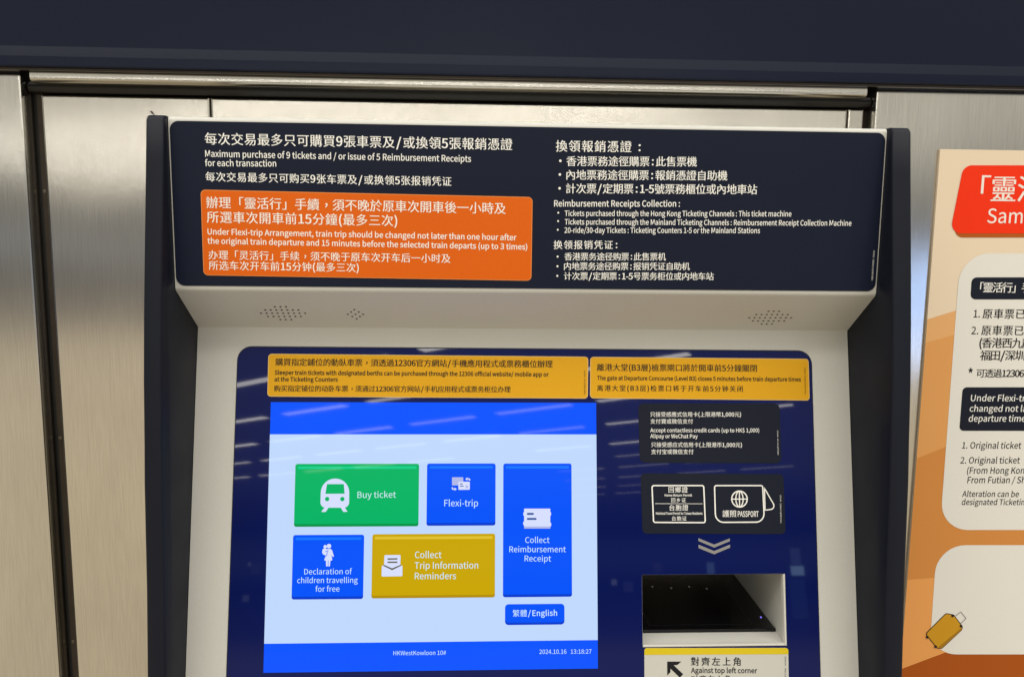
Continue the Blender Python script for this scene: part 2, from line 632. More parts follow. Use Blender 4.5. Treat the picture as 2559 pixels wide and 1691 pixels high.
# left channel with its screws
ch = thing('channel_profile', (-.58, .13, -1.45), 'dark bronze vertical channel with small screws beside the left steel pillar', 'channel')
g = Geo()
g.box((-.592, .128, -1.45), (-.5855, .160, .33), M['gap'])
g.box((-.5855, .124, -1.45), (-.5775, .160, .33), M['bronze'])
g.box((-.5775, .1285, -1.45), (-.5755, .160, .33), M['gap'])
g.build('channel', parent=ch)
for z in (.1595, -.163, -.45):
    g = Geo()
    g.prism(Frame((-.5825, .124, z), (1, 0, 0), (0, 0, 1), (0, -1, 0)), circle((0, 0), .0024, 14), 0, .0012, M['screw'], bevel=.0005)
    g.build('screw', parent=ch)
g = Geo()
g.box((.4745, .130, -1.45), (.4845, .160, .33), M['bronze'])
tag(g.build('channel_profile', origin=(.48, .13, -1.45)), 'dark vertical gap profile between the narrow steel strip and the right pillar', 'channel')

# door leaf panels behind the machine
DT = .2785
g = Geo()
g.prism(DOOR, [(-.5755, -1.45), (-.3675, -1.45), (-.3675, DT), (-.5755, DT)], -.02, 0, M['steel_b'], bevel=.003)
tag(g.build('steel_cladding', origin=(-.47, DOOR_Y, -1.45), smooth=30), 'brushed steel door panel left of the machine, under the black rail', 'cladding')
g = Geo()
g.prism(DOOR, [(-.3663, -1.45), (.4543, -1.45), (.4543, DT), (-.3663, DT)], -.02, 0, M['steel_b'], bevel=.003)
tag(g.build('steel_cladding', origin=(.04, DOOR_Y, -1.45), smooth=30), 'wide brushed steel door panel mostly hidden behind the ticket machine', 'cladding')
g = Geo()
g.prism(DOOR, [(.4555, -1.45), (.4756, -1.45), (.4756, DT), (.4555, DT)], -.02, 0, M['steel_b'], bevel=.002)
tag(g.build('steel_cladding', origin=(.465, DOOR_Y, -1.45), smooth=30), 'narrow steel strip above the machine beside the right dark gap', 'cladding')

# rail and trim above the door
g = Geo()
prof = rounded([(.150, .2800), (.150, .2935), (.114, .2935), (.108, .287), (.112, .2805)], [0, 0, .003, .004, .003], 5)
g.extrude_x(prof[::-1], -.5875, .482, M['rail'])
tag(g.build('door_rail', origin=(0, .12, .28), smooth=40, recalc=True), 'black rubber rail running above the steel door panels', 'rail')
g = Geo()
prof = rounded([(.150, .2885), (.150, .301), (.088, .301), (.088, .2915), (.093, .2885)], [0, 0, .0008, .003, .002], 5)
g.extrude_x(prof[::-1], -.572, .465, M['steel_trim'])
tag(g.build('trim_strip', origin=(0, .12, .295), smooth=40, recalc=True), 'thin steel trim strip between the navy fascia and black rail', 'trim')
g = Geo()
g.box((-1.5, .161, -1.45), (1.7, .22, .60), M['gap'])
o = g.build('back_wall', origin=(0, .18, -1.45))
o['kind'] = 'structure'

# navy fascia above everything
fa = thing('fascia', (0, .1, .3085), 'glossy dark navy fascia running across the top above the machine', 'fascia')
g = Geo()
FY, FZ = .077, .3035
prof = rounded([(.099, FZ), (FY, FZ), (FY, .3158), (FY+.0022, .328), (FY+.0012, .75), (.099, .75)], [0, .002, .003, .003, 0, 0], 8)
g.extrude_x(prof, -1.6, 1.8, M['fascia'])
g.build('board', parent=fa, smooth=40, recalc=True)
g = Geo()
g.box((-1.6, .0818, .3006), (1.8, .0868, .3032), M['bronze'])
g.build('bottom_edge', parent=fa)

# ================================================================== TICKET MACHINE
tm = thing('ticket_machine', (.0325, .0, -1.45), 'white self-service ticket machine with navy side fins, touch screen and notices', 'ticket machine')
L, R_ = -.3502, .4151

# glass outline, document opening (panel coordinates)
glass_poly = [(-0.30311, -0.02325), (0.36961, -0.02515), (0.36888, -0.51977), (-0.30478, -0.50758)]
glass_poly = rounded(glass_poly, [.0155, .0155, .004, .004], 9)
hx0, hy1 = (0.16385, -0.28400)
hx1, hy0 = (0.33115, -0.36478)
hole = [(hx0, hy0), (hx1, hy0), (hx1, hy1), (hx0, hy1)]

# housing: hood, soffit and front panel in one shell
g = Geo()
PB = .76
prof = [(.098, .2268), (-.0545, .2268)]
prof += [tuple(p) for p in arc_corner((-.060, .2268), (-.02, .2268), (-.060, .1), .0045, 6)]
sb = (-.060, .0463)
prof += [tuple(p) for p in arc_corner(sb, (-.060, .1), (0, 0), .0065, 10)]
pt = .030
prof += [tuple(p) for p in arc_corner((0, 0), sb, (-pt*math.sin(BETA), -pt*math.cos(BETA)), .0016, 5)]
prof.append((-pt*math.sin(BETA), -pt*math.cos(BETA)))
n = len(prof)
vs = [(x, y, z) for x in (L, R_) for y, z in prof]
g.add(vs, [[i, i+1, n+i+1, n+i] for i in range(n-1)], M['white'])
g.holed(PANEL, [(L, -pt), (L, -PB), (R_, -PB), (R_, -pt)], hole, -.004, 0, M['white'])
g.build('housing', parent=tm, smooth=35, recalc=False)

# document recess: white pocket running straight back, black scanner plate on its floor
def pw(a, b):
    return PANEL.at(a, b, 0)
DEP = .24
g = Geo()
fl, ft = pw(hx0, hy0), pw(hx1, hy1)
yb = fl.y + DEP
zf, zt = fl.z, ft.z
g.add([(hx1, fl.y, zf), (hx1, yb, zf), (hx1, yb, zt), (hx1, ft.y, zt)], [[0, 3, 2, 1]], M['white'])
g.add([(hx0, fl.y, zf), (hx0, yb, zf), (hx0, yb, zt), (hx0, ft.y, zt)], [[0, 1, 2, 3]], M['white'])
g.add([(hx0, fl.y, zf), (hx1, fl.y, zf), (hx1, yb, zf), (hx0, yb, zf)], [[0, 1, 2, 3]], M['white'])
g.add([(hx0, ft.y, zt), (hx1, ft.y, zt), (hx1, yb, zt), (hx0, yb, zt)], [[0, 3, 2, 1]], M['black'])
g.add([(hx0, yb, zf), (hx1, yb, zf), (hx1, yb, zt), (hx0, yb, zt)], [[0, 1, 2, 3]], M['black'])
rim = .0024
g.prism(PANEL, [(hx1-rim, hy0), (hx1, hy0), (hx1, hy1), (hx1-rim, hy1)], -.006, .0016, M['white'], bevel=.0008)
g.prism(PANEL, [(hx0, hy0), (hx1-rim-.0001, hy0), (hx1-rim-.0001, hy0+rim), (hx0, hy0+rim)], -.006, .0016, M['white'], bevel=.0008)
rec = g.build('document_recess', parent=tm, smooth=30)
g = Geo()
FLOOR = Frame((0, 0, zf), (1, 0, 0), (0, 1, 0), (0, 0, 1))
ys = fl.y + .031
g.prism(FLOOR, [(hx0+.0004, ys), (hx1-.0006, ys), (hx1-.0006, yb-.001), (hx0+.0004, yb-.001)], 0, .004, M['black'], bevel=.001)
q = [(hx0+.016, ys+.010), (hx1-.026, ys+.010), (hx1-.026, yb-.02), (hx0+.016, yb-.02)]
g.ring(FLOOR, q, .0007, .0043, M['ink_line'])
sp = g.build('scanner_plate', parent=rec, smooth=30)
g = Geo()
g.prism(FLOOR, circle((hx1-.0085, ys+.027), .0009, 12, .0012), .0041, .0050, M['led'])
g.build('indicator_light', parent=rec)
for q in ((0.20761, 0.07149), (0.23181, 0.06693), (0.25699, 0.07060), (0.27889, 0.06444)):  # reflected glints put in as glowing dots; the plate has no lights here
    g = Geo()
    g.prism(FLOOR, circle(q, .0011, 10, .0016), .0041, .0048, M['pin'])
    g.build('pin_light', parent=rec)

# soffit loudspeaker perforations
def grille(rows):
    g = Geo()
    for p in rows:
        g.prism(SOFFIT, circle(p, .00125, 12), -.001, .00012, M['gap'])
    g.build('speaker_grille', parent=tm)
grille([(-0.25235, 0.04371), (-0.24621, 0.04379), (-0.24016, 0.04387), (-0.26458, 0.03687), (-0.25857, 0.03695), (-0.25240, 0.03703), (-0.24631, 0.03710), (-0.24013, 0.03718), (-0.23403, 0.03726), (-0.22785, 0.03734), (-0.27084, 0.03002), (-0.26471, 0.03010), (-0.25850, 0.03018), (-0.25237, 0.03026), (-0.24615, 0.03033), (-0.24026, 0.03041), (-0.23404, 0.03049), (-0.22790, 0.03057), (-0.22167, 0.03064), (-0.26473, 0.02339), (-0.25856, 0.02347), (-0.25238, 0.02355), (-0.24621, 0.02362), (-0.24011, 0.02370), (-0.23402, 0.02378), (-0.22783, 0.02385), (-0.25237, 0.01691), (-0.24623, 0.01698), (-0.24001, 0.01706)])
grille([(-0.16545, 0.03876), (-0.16969, 0.03394), (-0.16113, 0.03405), (-0.17406, 0.02907), (-0.16546, 0.02917), (-0.15685, 0.02928), (-0.16972, 0.02442), (-0.16107, 0.02452), (-0.16542, 0.01972)])
grille([(0.30547, 0.04152), (0.31152, 0.04159), (0.31767, 0.04167), (0.29357, 0.03437), (0.29965, 0.03445), (0.30574, 0.03453), (0.31193, 0.03460), (0.31803, 0.03468), (0.32412, 0.03476), (0.33022, 0.03483), (0.28757, 0.02739), (0.29370, 0.02747), (0.29992, 0.02755), (0.30605, 0.02762), (0.31219, 0.02770), (0.31833, 0.02777), (0.32446, 0.02785), (0.33061, 0.02792), (0.33675, 0.02800), (0.29387, 0.02066), (0.30004, 0.02073), (0.30631, 0.02081), (0.31229, 0.02088), (0.31846, 0.02095), (0.32464, 0.02103), (0.33093, 0.02110), (0.30641, 0.01409), (0.31252, 0.01416), (0.31874, 0.01423)])

# side fins
fprof = [(.098, .2275), (-.060, .2275), (-.0665, .2262), (-.0705, .2215), (-.0760, .180), (-.0815, .140), (-.0900, .080), (-.0980, .020), (-.1055, -.045), (-.1110, -.110), (-.1150, -.150), (-.1180, -.200), (-.1215, -.260), (-.1290, -.345), (-.135, -.43), (-.145, -.80), (.098, -.80)]
def fin(x0, x1):
    g = Geo()
    g.extrude_x(fprof, x0, x1, M['fin'], bevel=.0026)
    return g.build('side_fin', parent=tm, smooth=45, recalc=True)
fin(-.3690, L-.0004)
fin(R_+.0004, .4365)
# frayed end of a cable tie at the left fin's top corner
g = Geo()
g.prism(Frame((-.367, -.045, .2265), (1, 0, 0), (0, 0, 1), (0, -1, 0)), line2((0, 0), (-.0058, .0062), .0009), -.0004, .0004, M['gap'])
g.prism(Frame((-.367, -.045, .2265), (1, 0, 0), (0, 0, 1), (0, -1, 0)), line2((-.0046, .0050), (-.0066, .0072), .0019), -.0007, .0007, M['gap'])
g.build('cable_tie', parent=tm)

# ---- header sign
g = Geo()
hq = [(-0.34908, 0.22262), (0.41386, 0.22136), (0.41433, 0.04941), (-0.35012, 0.05167)]
z_t = (hq[0][1]+hq[1][1])/2
z_b = (hq[2][1]+hq[3][1])/2
hp = rounded([(L+.0014, z_t), (R_-.0014, z_t), (R_-.0014, z_b), (L+.0014, z_b)], .0095, 9)
g.prism(HEADER, hp, 0, .0009, M['navy'], bevel=.0003)
hs = g.build('header_sign', parent=tm, smooth=30)
g = Geo()
d = .0011
W_ = M['letter']
write(g, HEADER, '每次交易最多只可購買9張車票及/或換領5張報銷憑證', (-0.31286, 0.19813, 0.00899, 0.19723, 0.01234), W_, d, song=True, cjk=True)
write(g, HEADER, 'Maximum purchase of 9 tickets and / or issue of 5 Reimbursement Receipts', (-0.31317, 0.18577, -0.03482, 0.18450, 0.00652), W_, d, weight=.012)
write(g, HEADER, 'for each transaction', (-0.31353, 0.17614, -0.23975, 0.17672, 0.00654), W_, d, weight=.012)
write(g, HEADER, '每次交易最多只可购买9张车票及/或换领5张报销凭证', (-0.31364, 0.16042, -0.05569, 0.15898, 0.00986), W_, d, song=True, cjk=True)
write(g, HEADER, '換領報銷憑證 :', (0.05549, 0.19652, 0.14446, 0.19703, 0.01203), W_, d, song=True, cjk=True)
write(g, HEADER, '香港票務途徑購票:此售票機', (0.06711, 0.18159, 0.20793, 0.18313, 0.01058), W_, d, song=True, cjk=True)
write(g, HEADER, '內地票務途徑購票:報銷憑證自助機', (0.06738, 0.16726, 0.24183, 0.16882, 0.01063), W_, d, song=True, cjk=True)
write(g, HEADER, '計次票/定期票:1-5號票務櫃位或內地車站', (0.06714, 0.15287, 0.27509, 0.15457, 0.01067), W_, d, song=True, cjk=True)
write(g, HEADER, 'Reimbursement Receipts Collection :', (0.05458, 0.13894, 0.19120, 0.14047, 0.00646), W_, d, weight=.014)
write(g, HEADER, 'Tickets purchased through the Hong Kong Ticketing Channels : This ticket machine', (0.06620, 0.12902, 0.31443, 0.13147, 0.00563), W_, d, weight=.012)
write(g, HEADER, 'Tickets purchased through the Mainland Ticketing Channels : Reimbursement Receipt Collection Machine', (0.06637, 0.11995, 0.38180, 0.12220, 0.00565), W_, d, weight=.012)
write(g, HEADER, '20-ride/30-day Tickets : Ticketing Counters 1-5 or the Mainland Stations', (0.06619, 0.11103, 0.28055, 0.11306, 0.00566), W_, d, weight=.012)
write(g, HEADER, '换领报销凭证:', (0.05484, 0.09335, 0.12268, 0.09404, 0.00948), W_, d, song=True, cjk=True)
write(g, HEADER, '香港票务途径购票:此售票机', (0.06675, 0.08136, 0.17782, 0.08226, 0.00848), W_, d, song=True, cjk=True)
write(g, HEADER, '内地票务途径购票:报销凭证自助机', (0.06660, 0.07095, 0.20458, 0.07204, 0.00851), W_, d, song=True, cjk=True)
write(g, HEADER, '计次票/定期票:1-5号票务柜位或内地车站', (0.06662, 0.06033, 0.23152, 0.06140, 0.00853), W_, d, song=True, cjk=True)
dots(g, HEADER, [(0.06047, 0.18704), (0.06021, 0.17273), (0.06013, 0.15820)], .0014, d, W_)
dots(g, HEADER, [(0.05920, 0.13235), (0.05919, 0.12346), (0.05900, 0.11421)], .0010, d, W_)
dots(g, HEADER, [(0.05934, 0.08545), (0.05935, 0.07505), (0.05936, 0.06462)], .0011, d, W_)
write(g, HEADER, 'HSR/LAB/IDT/049(R4)   012024', (0.40997, 0.06276, 0.40988, 0.09541, 0.00164), W_, d)
g.build('lettering', parent=hs)

g = Geo()
q = rounded([(-0.31923, 0.15180), (0.03131, 0.14860), (0.03116, 0.05901), (-0.31952, 0.06192)], .0050, 7)
g.prism(HEADER, q, .0009, .0013, M['orange_edge'])
g.flat(HEADER, inset(q[::-1] if area2(q) < 0 else q, .0008), .00142, M['orange'])
on = g.build('orange_notice', parent=tm, smooth=30)
g = Geo()
d = .0016
P_ = M['pinkw']
write(g, HEADER, '辦理「靈活行」手續，須不晚於原車次開車後一小時及', (-0.31370, 0.13256, 0.00252, 0.13009, 0.01225), P_, d, song=True, cjk=True)
write(g, HEADER, '所選車次開車前15分鐘(最多三次)', (-0.31361, 0.11730, -0.11345, 0.11576, 0.01231), P_, d, song=True, cjk=True)
write(g, HEADER, 'Under Flexi-trip Arrangement, train trip should be changed not later than one hour after', (-0.31357, 0.10514, 0.01443, 0.10247, 0.00602), P_, d, weight=.018)
write(g, HEADER, 'the original train departure and 15 minutes before the selected train departs (up to 3 times)', (-0.31393, 0.09544, 0.02623, 0.09255, 0.00603), P_, d, weight=.018)
write(g, HEADER, '办理「灵活行」手续，须不晚于原车次开车后一小时及', (-0.31339, 0.07884, -0.05665, 0.07741, 0.00976), P_, d, song=True, cjk=True)
write(g, HEADER, '所选车次开车前15分钟(最多三次)', (-0.31347, 0.06772, -0.15494, 0.06662, 0.00979), P_, d, song=True, cjk=True)
g.build('lettering', parent=on)

# ---- blue glass panel
g = Geo()
e = .0004
g.holed(PANEL, glass_poly, [(hx0-e, hy0-e), (hx1+e, hy0-e), (hx1+e, hy1+e), (hx0-e, hy1+e)], .0001, .0014, M['glass'])
gp = g.build('glass_panel', parent=tm)
g = Geo()
g.ring(PANEL, inset(glass_poly if area2(glass_poly) > 0 else glass_poly[::-1], -.0012), .0014, .0004, M['gap'])
g.build('seal', parent=gp)
GL = .0014

def notice(name, quad, r, material, edge=None):
    g = Geo()
    q = rounded(quad, r, 7)
    if area2(q) < 0:
        q = q[::-1]
    if edge:
        g.prism(PANEL, q, GL, GL+.0004, edge)
        g.flat(PANEL, inset(q, .0009), GL+.00052, material)
    else:
        g.prism(PANEL, q, GL, GL+.0004, material)
    return g.build(name, parent=tm)
DL = GL + .0007
I_ = M['ink']
ya = notice('yellow_notice', [(-0.26851, -0.03088), (0.10288, -0.03264), (0.10204, -0.08163), (-0.26839, -0.08011)], .004, M['yellow'], M['yellow_edge'])
ya['label'] = 'wider amber notice about sleeper train tickets'
g = Geo()
write(g, PANEL, '購買指定鋪位的動臥車票，須透過12306官方網站/手機應用程式或票務櫃位辦理', (-0.26016, -0.04468, 0.06070, -0.04577, 0.00862), I_, DL, song=True, cjk=True)
write(g, PANEL, 'Sleeper train tickets with designated berths can be purchased through the 12306 official website/ mobile app or', (-0.26059, -0.05490, 0.05612, -0.05598, 0.00484), I_, DL, weight=.026)
write(g, PANEL, 'at the Ticketing Counters', (-0.26074, -0.06259, -0.18829, -0.06273, 0.00483), I_, DL, weight=.026)
write(g, PANEL, '购买指定铺位的动卧车票，须通过12306官方网站/手机应用程式或票务柜位办理', (-0.26077, -0.07439, 0.01156, -0.07478, 0.00732), I_, DL, song=True, cjk=True)
write(g, PANEL, 'HSR/LAB/IDT/161   062024', (0.09914, -0.07655, 0.09930, -0.04909, 0.00165), I_, DL)
g.build('lettering', parent=ya)
yb_ = notice('yellow_notice', [(0.10517, -0.03279), (0.36614, -0.03396), (0.36605, -0.08340), (0.10460, -0.08125)], .004, M['yellow'], M['yellow_edge'])
yb_['label'] = 'narrower amber notice about the gate closing time'
g = Geo()
write(g, PANEL, '離港大堂(B3層)檢票閘口將於開車前5分鐘關閉', (0.11320, -0.04937, 0.30338, -0.04976, 0.00864), I_, DL, song=True, cjk=True)
write(g, PANEL, 'The gate at Departure Concourse (Level B3) closes 5 minutes before train departure times', (0.11313, -0.05988, 0.35606, -0.06074, 0.00471), I_, DL, weight=.026)
write(g, PANEL, '离港大堂(B3层)检票口将于开车前5分钟关闭', (0.11304, -0.07292, 0.28588, -0.07342, 0.00726), I_, DL, song=True, cjk=True)
write(g, PANEL, 'HSR/LAB/IDT/069(R1)   062024', (0.36171, -0.07581, 0.36208, -0.04436, 0.00152), I_, DL)
g.build('lettering', parent=yb_)

pn = notice('payment_notice', [(0.16130, -0.08717), (0.32976, -0.08685), (0.33022, -0.15676), (0.16255, -0.15574)], .0065, M['charcoal'])
g = Geo()
write(g, PANEL, '只接受感應式信用卡(上限港幣1,000元)', (0.17537, -0.10284, 0.28316, -0.10271, 0.00590), W_, DL, song=True, cjk=True)
write(g, PANEL, '支付寶或微信支付', (0.17541, -0.11087, 0.22572, -0.11083, 0.00589), W_, DL, song=True, cjk=True)
write(g, PANEL, 'Accept contactless credit cards (up to HK$ 1,000)', (0.17515, -0.12049, 0.30441, -0.12058, 0.00441), W_, DL, weight=.012)
write(g, PANEL, 'Alipay or WeChat Pay', (0.17506, -0.12730, 0.23115, -0.12756, 0.00440), W_, DL, weight=.012)
write(g, PANEL, '只接受感应式信用卡(上限港币1,000元)', (0.17601, -0.13795, 0.28346, -0.13827, 0.00586), W_, DL, song=True, cjk=True)
write(g, PANEL, '支付宝或微信支付', (0.17591, -0.14607, 0.22579, -0.14611, 0.00585), W_, DL, song=True, cjk=True)
write(g, PANEL, 'HSR/LAB/IDT/139   062023', (0.32692, -0.14700, 0.32712, -0.11856, 0.00137), W_, DL)
g.build('lettering', parent=pn)

dn = notice('permit_notice', [(0.16327, -0.16816), (0.33207, -0.16928), (0.33298, -0.23835), (0.16473, -0.23702)], .0055, M['charcoal'])
g = Geo()
q = rounded([(0.17560, -0.18140), (0.23795, -0.18155), (0.23909, -0.22555), (0.17699, -0.22495)], .0030, 6)
g.ring(PANEL, q, .0015, DL, W_)
write(g, PANEL, '回鄉證', (0.19578, -0.19035, 0.21823, -0.19042, 0.00684), W_, DL, song=True, cjk=True)
write(g, PANEL, 'Home Return Permit', (0.19101, -0.19463, 0.22320, -0.19472, 0.00270), W_, DL, weight=.018)
write(g, PANEL, '回乡证', (0.19870, -0.20147, 0.21593, -0.20153, 0.00524), W_, DL, song=True, cjk=True)
g.flat(PANEL, line2((0.17987, -0.20283), (0.23543, -0.20319), .0005), DL, W_)
write(g, PANEL, '台胞證', (0.19645, -0.21097, 0.21853, -0.21105, 0.00681), W_, DL, song=True, cjk=True)
write(g, PANEL, 'Mainland Travel Permit for Taiwan Residents', (0.18051, -0.21533, 0.23520, -0.21556, 0.00269), W_, DL, weight=.018)
write(g, PANEL, '台胞证', (0.19920, -0.22237, 0.21639, -0.22244, 0.00522), W_, DL, song=True, cjk=True)
q = rounded([(0.24922, -0.18158), (0.30771, -0.18173), (0.30876, -0.22523), (0.24967, -0.22528)], [.003, .003, .0105, .0105], 8)
g.ring(PANEL, q, .0015, DL, W_)
q = rounded([(0.30834, -0.18301), (0.32342, -0.20971), (0.30845, -0.21156)], [.0005, .0065, .0005], 8)
g.ring(PANEL, q, .0013, DL+.00002, W_)
cx, cy, bx_, by_, gr = (0.27913, -0.19793, 0.30173, -0.19800, 0.00989)
C_ = (cx, cy)
g.ring(PANEL, circle(C_, gr, 36), gr*.15, DL, W_)
g.ring(PANEL, circle(C_, gr*.50, 32, gr*.97), gr*.13, DL+.00002, W_)
g.flat(PANEL, line2((cx, cy-gr*.95), (cx, cy+gr*.95), gr*.13), DL+.00004, W_)
g.flat(PANEL, line2((cx-gr*.95, cy), (cx+gr*.95, cy), gr*.13), DL+.00006, W_)
write(g, PANEL, '護照', (0.25876, -0.21851, 0.27507, -0.21873, 0.00793), W_, DL, song=True, cjk=True)
write(g, PANEL, 'PASSPORT', (0.27672, -0.21811, 0.30124, -0.21837, 0.00635), W_, DL, weight=.016)
write(g, PANEL, 'HSR/LAB/IDT/149(R1)   062023', (0.32825, -0.22563, 0.32861, -0.19377, 0.00148), W_, DL)
g.build('lettering', parent=dn)

g = Geo()
g.prism(PANEL, [(0.23000, -0.24256), (0.24837, -0.24991), (0.26689, -0.24307), (0.26682, -0.24622), (0.24830, -0.25337), (0.22995, -0.24571)], GL, GL+.0003, M['chev'])
g.prism(PANEL, [(0.23004, -0.24996), (0.24823, -0.25730), (0.26706, -0.25001), (0.26699, -0.25348), (0.24816, -0.26092), (0.22997, -0.25373)], GL, GL+.0003, M['chev'])
g.build('chevron_mark', parent=tm)

# ---- scanner instruction label under the recess
lb = notice('instruction_label', [(0.16529, -0.36542), (0.33238, -0.36711), (0.33125, -0.46042), (0.16465, -0.45786)], .003, M['label'])
g = Geo()
q = rounded([(0.16529, -0.36542), (0.33238, -0.36711), (0.33235, -0.37408), (0.16520, -0.37294)], [.003, .003, 0, 0], 7)
g.flat(PANEL, q, GL+.00055, M['lemon'])
g.build('yellow_band', parent=lb)
g = Geo()
g.flat(PANEL, [(0.19141, -0.38061), (0.20770, -0.38080), (0.20285, -0.38458), (0.19869, -0.38453), (0.20955, -0.39462), (0.20582, -0.39855), (0.19497, -0.38831), (0.19491, -0.39229), (0.19119, -0.39577)], DL, I_)
write(g, PANEL, '對齊左上角', (0.21882, -0.38553, 0.27622, -0.38622, 0.00952), I_, DL, song=True, cjk=True)
write(g, PANEL, 'Against top left corner', (0.21868, -0.39335, 0.29534, -0.39461, 0.00552), I_, DL, weight=.018)
write(g, PANEL, '对齐左上角', (0.21882, -0.40407, 0.26426, -0.40465, 0.00796), I_, DL, song=True, cjk=True)
write(g, PANEL, 'HSR/LAB/IDT/091   032022', (0.32849, -0.41454, 0.32954, -0.37636, 0.00161), I_, DL)
g.build('lettering', parent=lb)

# ---- touch screen and its buttons
sx0, sx1, st, sbm = (-0.26420, 0.11180, -0.08646, -0.38746)
g = Geo()
s1 = (-0.26500, -0.35521)[1]
s2 = (0.11278, -0.35676)[1]
foot = (s1+s2)/2
head = ((-0.26332, -0.12325)[1] + (0.11090, -0.12316)[1])/2
D0 = GL + .0003
g.prism(PANEL, [(sx0, sbm), (sx1, sbm), (sx1, foot), (sx0, foot)], GL-.001, D0, M['s_blue'])
g.prism(PANEL, [(sx0, foot), (sx1, foot), (sx1, head), (sx0, head)], GL-.001, D0, M['s_pale'])
g.prism(PANEL, [(sx0, head), (sx1, head), (sx1, st), (sx0, st)], GL-.001, D0, M['s_blue'])
sc_ = g.build('touch_screen', parent=tm)
g = Geo()
DT_ = D0 + .00009
ST = M['s_text']
write(g, PANEL, 'HKWestKowloon 10#', (-0.12003, -0.37010, -0.06088, -0.37028, 0.00466), ST, DT_)
write(g, PANEL, '2024.10.16   13:18:27', (0.04492, -0.37048, 0.10449, -0.37082, 0.00470), ST, DT_)
g.build('status_text', parent=sc_)

def square(quad):
    """the nearest upright rectangle of four picked corners"""
    return (quad[0][0]+quad[3][0])/2, (quad[2][1]+quad[3][1])/2, (quad[1][0]+quad[2][0])/2, (quad[0][1]+quad[1][1])/2
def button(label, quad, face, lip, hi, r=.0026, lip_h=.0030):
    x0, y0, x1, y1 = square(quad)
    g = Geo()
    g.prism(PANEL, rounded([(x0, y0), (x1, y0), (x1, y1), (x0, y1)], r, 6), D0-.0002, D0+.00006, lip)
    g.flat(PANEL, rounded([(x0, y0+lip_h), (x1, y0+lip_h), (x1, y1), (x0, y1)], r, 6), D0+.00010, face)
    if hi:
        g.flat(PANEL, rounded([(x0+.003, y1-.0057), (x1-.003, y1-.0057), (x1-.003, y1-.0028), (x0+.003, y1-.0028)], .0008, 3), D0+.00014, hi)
    b = g.build('screen_button', parent=tm)
    b['label'] = label
    return b
DB, DB2, DB3 = D0+.00018, D0+.00022, D0+.00026
IC, IC2, DK = M['s_icon'], M['s_icon2'], M['s_dark']
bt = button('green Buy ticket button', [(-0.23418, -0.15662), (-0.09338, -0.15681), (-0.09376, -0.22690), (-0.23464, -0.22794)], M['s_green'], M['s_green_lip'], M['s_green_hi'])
g = Geo()
q = rounded([(-0.20487, -0.17336), (-0.17296, -0.17343), (-0.17267, -0.20621), (-0.20518, -0.20609)], [.016, .016, .006, .006], 8)
g.flat(PANEL, q, DB, IC)
g.flat(PANEL, [(-0.20004, -0.20542), (-0.19540, -0.20544), (-0.19906, -0.21089), (-0.20404, -0.21087)], DB+.00001, IC)
g.flat(PANEL, [(-0.18250, -0.20549), (-0.17785, -0.20550), (-0.17431, -0.21065), (-0.17895, -0.21097)], DB+.00001, IC)
g.flat(PANEL, [(-0.19819, -0.17956), (-0.17905, -0.17960), (-0.17797, -0.19043), (-0.19985, -0.19053)], DB2, M['s_green'])
g.flat(PANEL, circle((-0.19766, -0.19636), .0025, 20), DB2, M['s_green'])
g.flat(PANEL, circle((-0.18044, -0.19642), .0025, 20), DB2, M['s_green'])
g.build('train_icon', parent=bt)
g = Geo()
write(g, PANEL, 'Buy ticket', (-0.16339, -0.19527, -0.11964, -0.19507, 0.00704), ST, DB)
g.build('lettering', parent=bt)

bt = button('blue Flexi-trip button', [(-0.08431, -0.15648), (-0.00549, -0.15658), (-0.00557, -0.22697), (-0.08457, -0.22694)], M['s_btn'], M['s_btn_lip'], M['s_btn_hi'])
g = Geo()
g.flat(PANEL, rounded([(-0.05570, -0.17212), (-0.04276, -0.17215), (-0.04269, -0.18115), (-0.05562, -0.18146)], .0008, 3), DB, IC2)
g.flat(PANEL, rounded([(-0.04832, -0.17716), (-0.03520, -0.17719), (-0.03514, -0.18636), (-0.04824, -0.18649)], .0008, 3), DB2, IC)
g.flat(PANEL, line2((-0.04655, -0.17976), (-0.04340, -0.17976), .0010), DB3, DK)
g.flat(PANEL, line2((-0.04653, -0.18218), (-0.04234, -0.18219), .0010), DB3, DK)
g.flat(PANEL, [(-0.04007, -0.18133), (-0.03710, -0.18134), (-0.03707, -0.18462), (-0.04005, -0.18461)], DB3, IC2)
w_ = .0014
g.stroke(PANEL, [(-0.03538, -0.17597), (-0.03540, -0.17407), (-0.03855, -0.17406)], w_, DB, IC)
g.flat(PANEL, [(-0.04047, -0.17406), (-0.03803, -0.17233), (-0.03801, -0.17597)], DB+.00001, IC)
g.stroke(PANEL, [(-0.05525, -0.18354), (-0.05523, -0.18561), (-0.05209, -0.18562)], w_, DB, IC)
g.flat(PANEL, [(-0.05000, -0.18562), (-0.05263, -0.18389), (-0.05260, -0.18734)], DB+.00001, IC)
g.build('ticket_exchange_icon', parent=bt)
g = Geo()
write(g, PANEL, 'Flexi-trip', (-0.06430, -0.20506, -0.02559, -0.20520, 0.00740), ST, DB)
g.build('lettering', parent=bt)

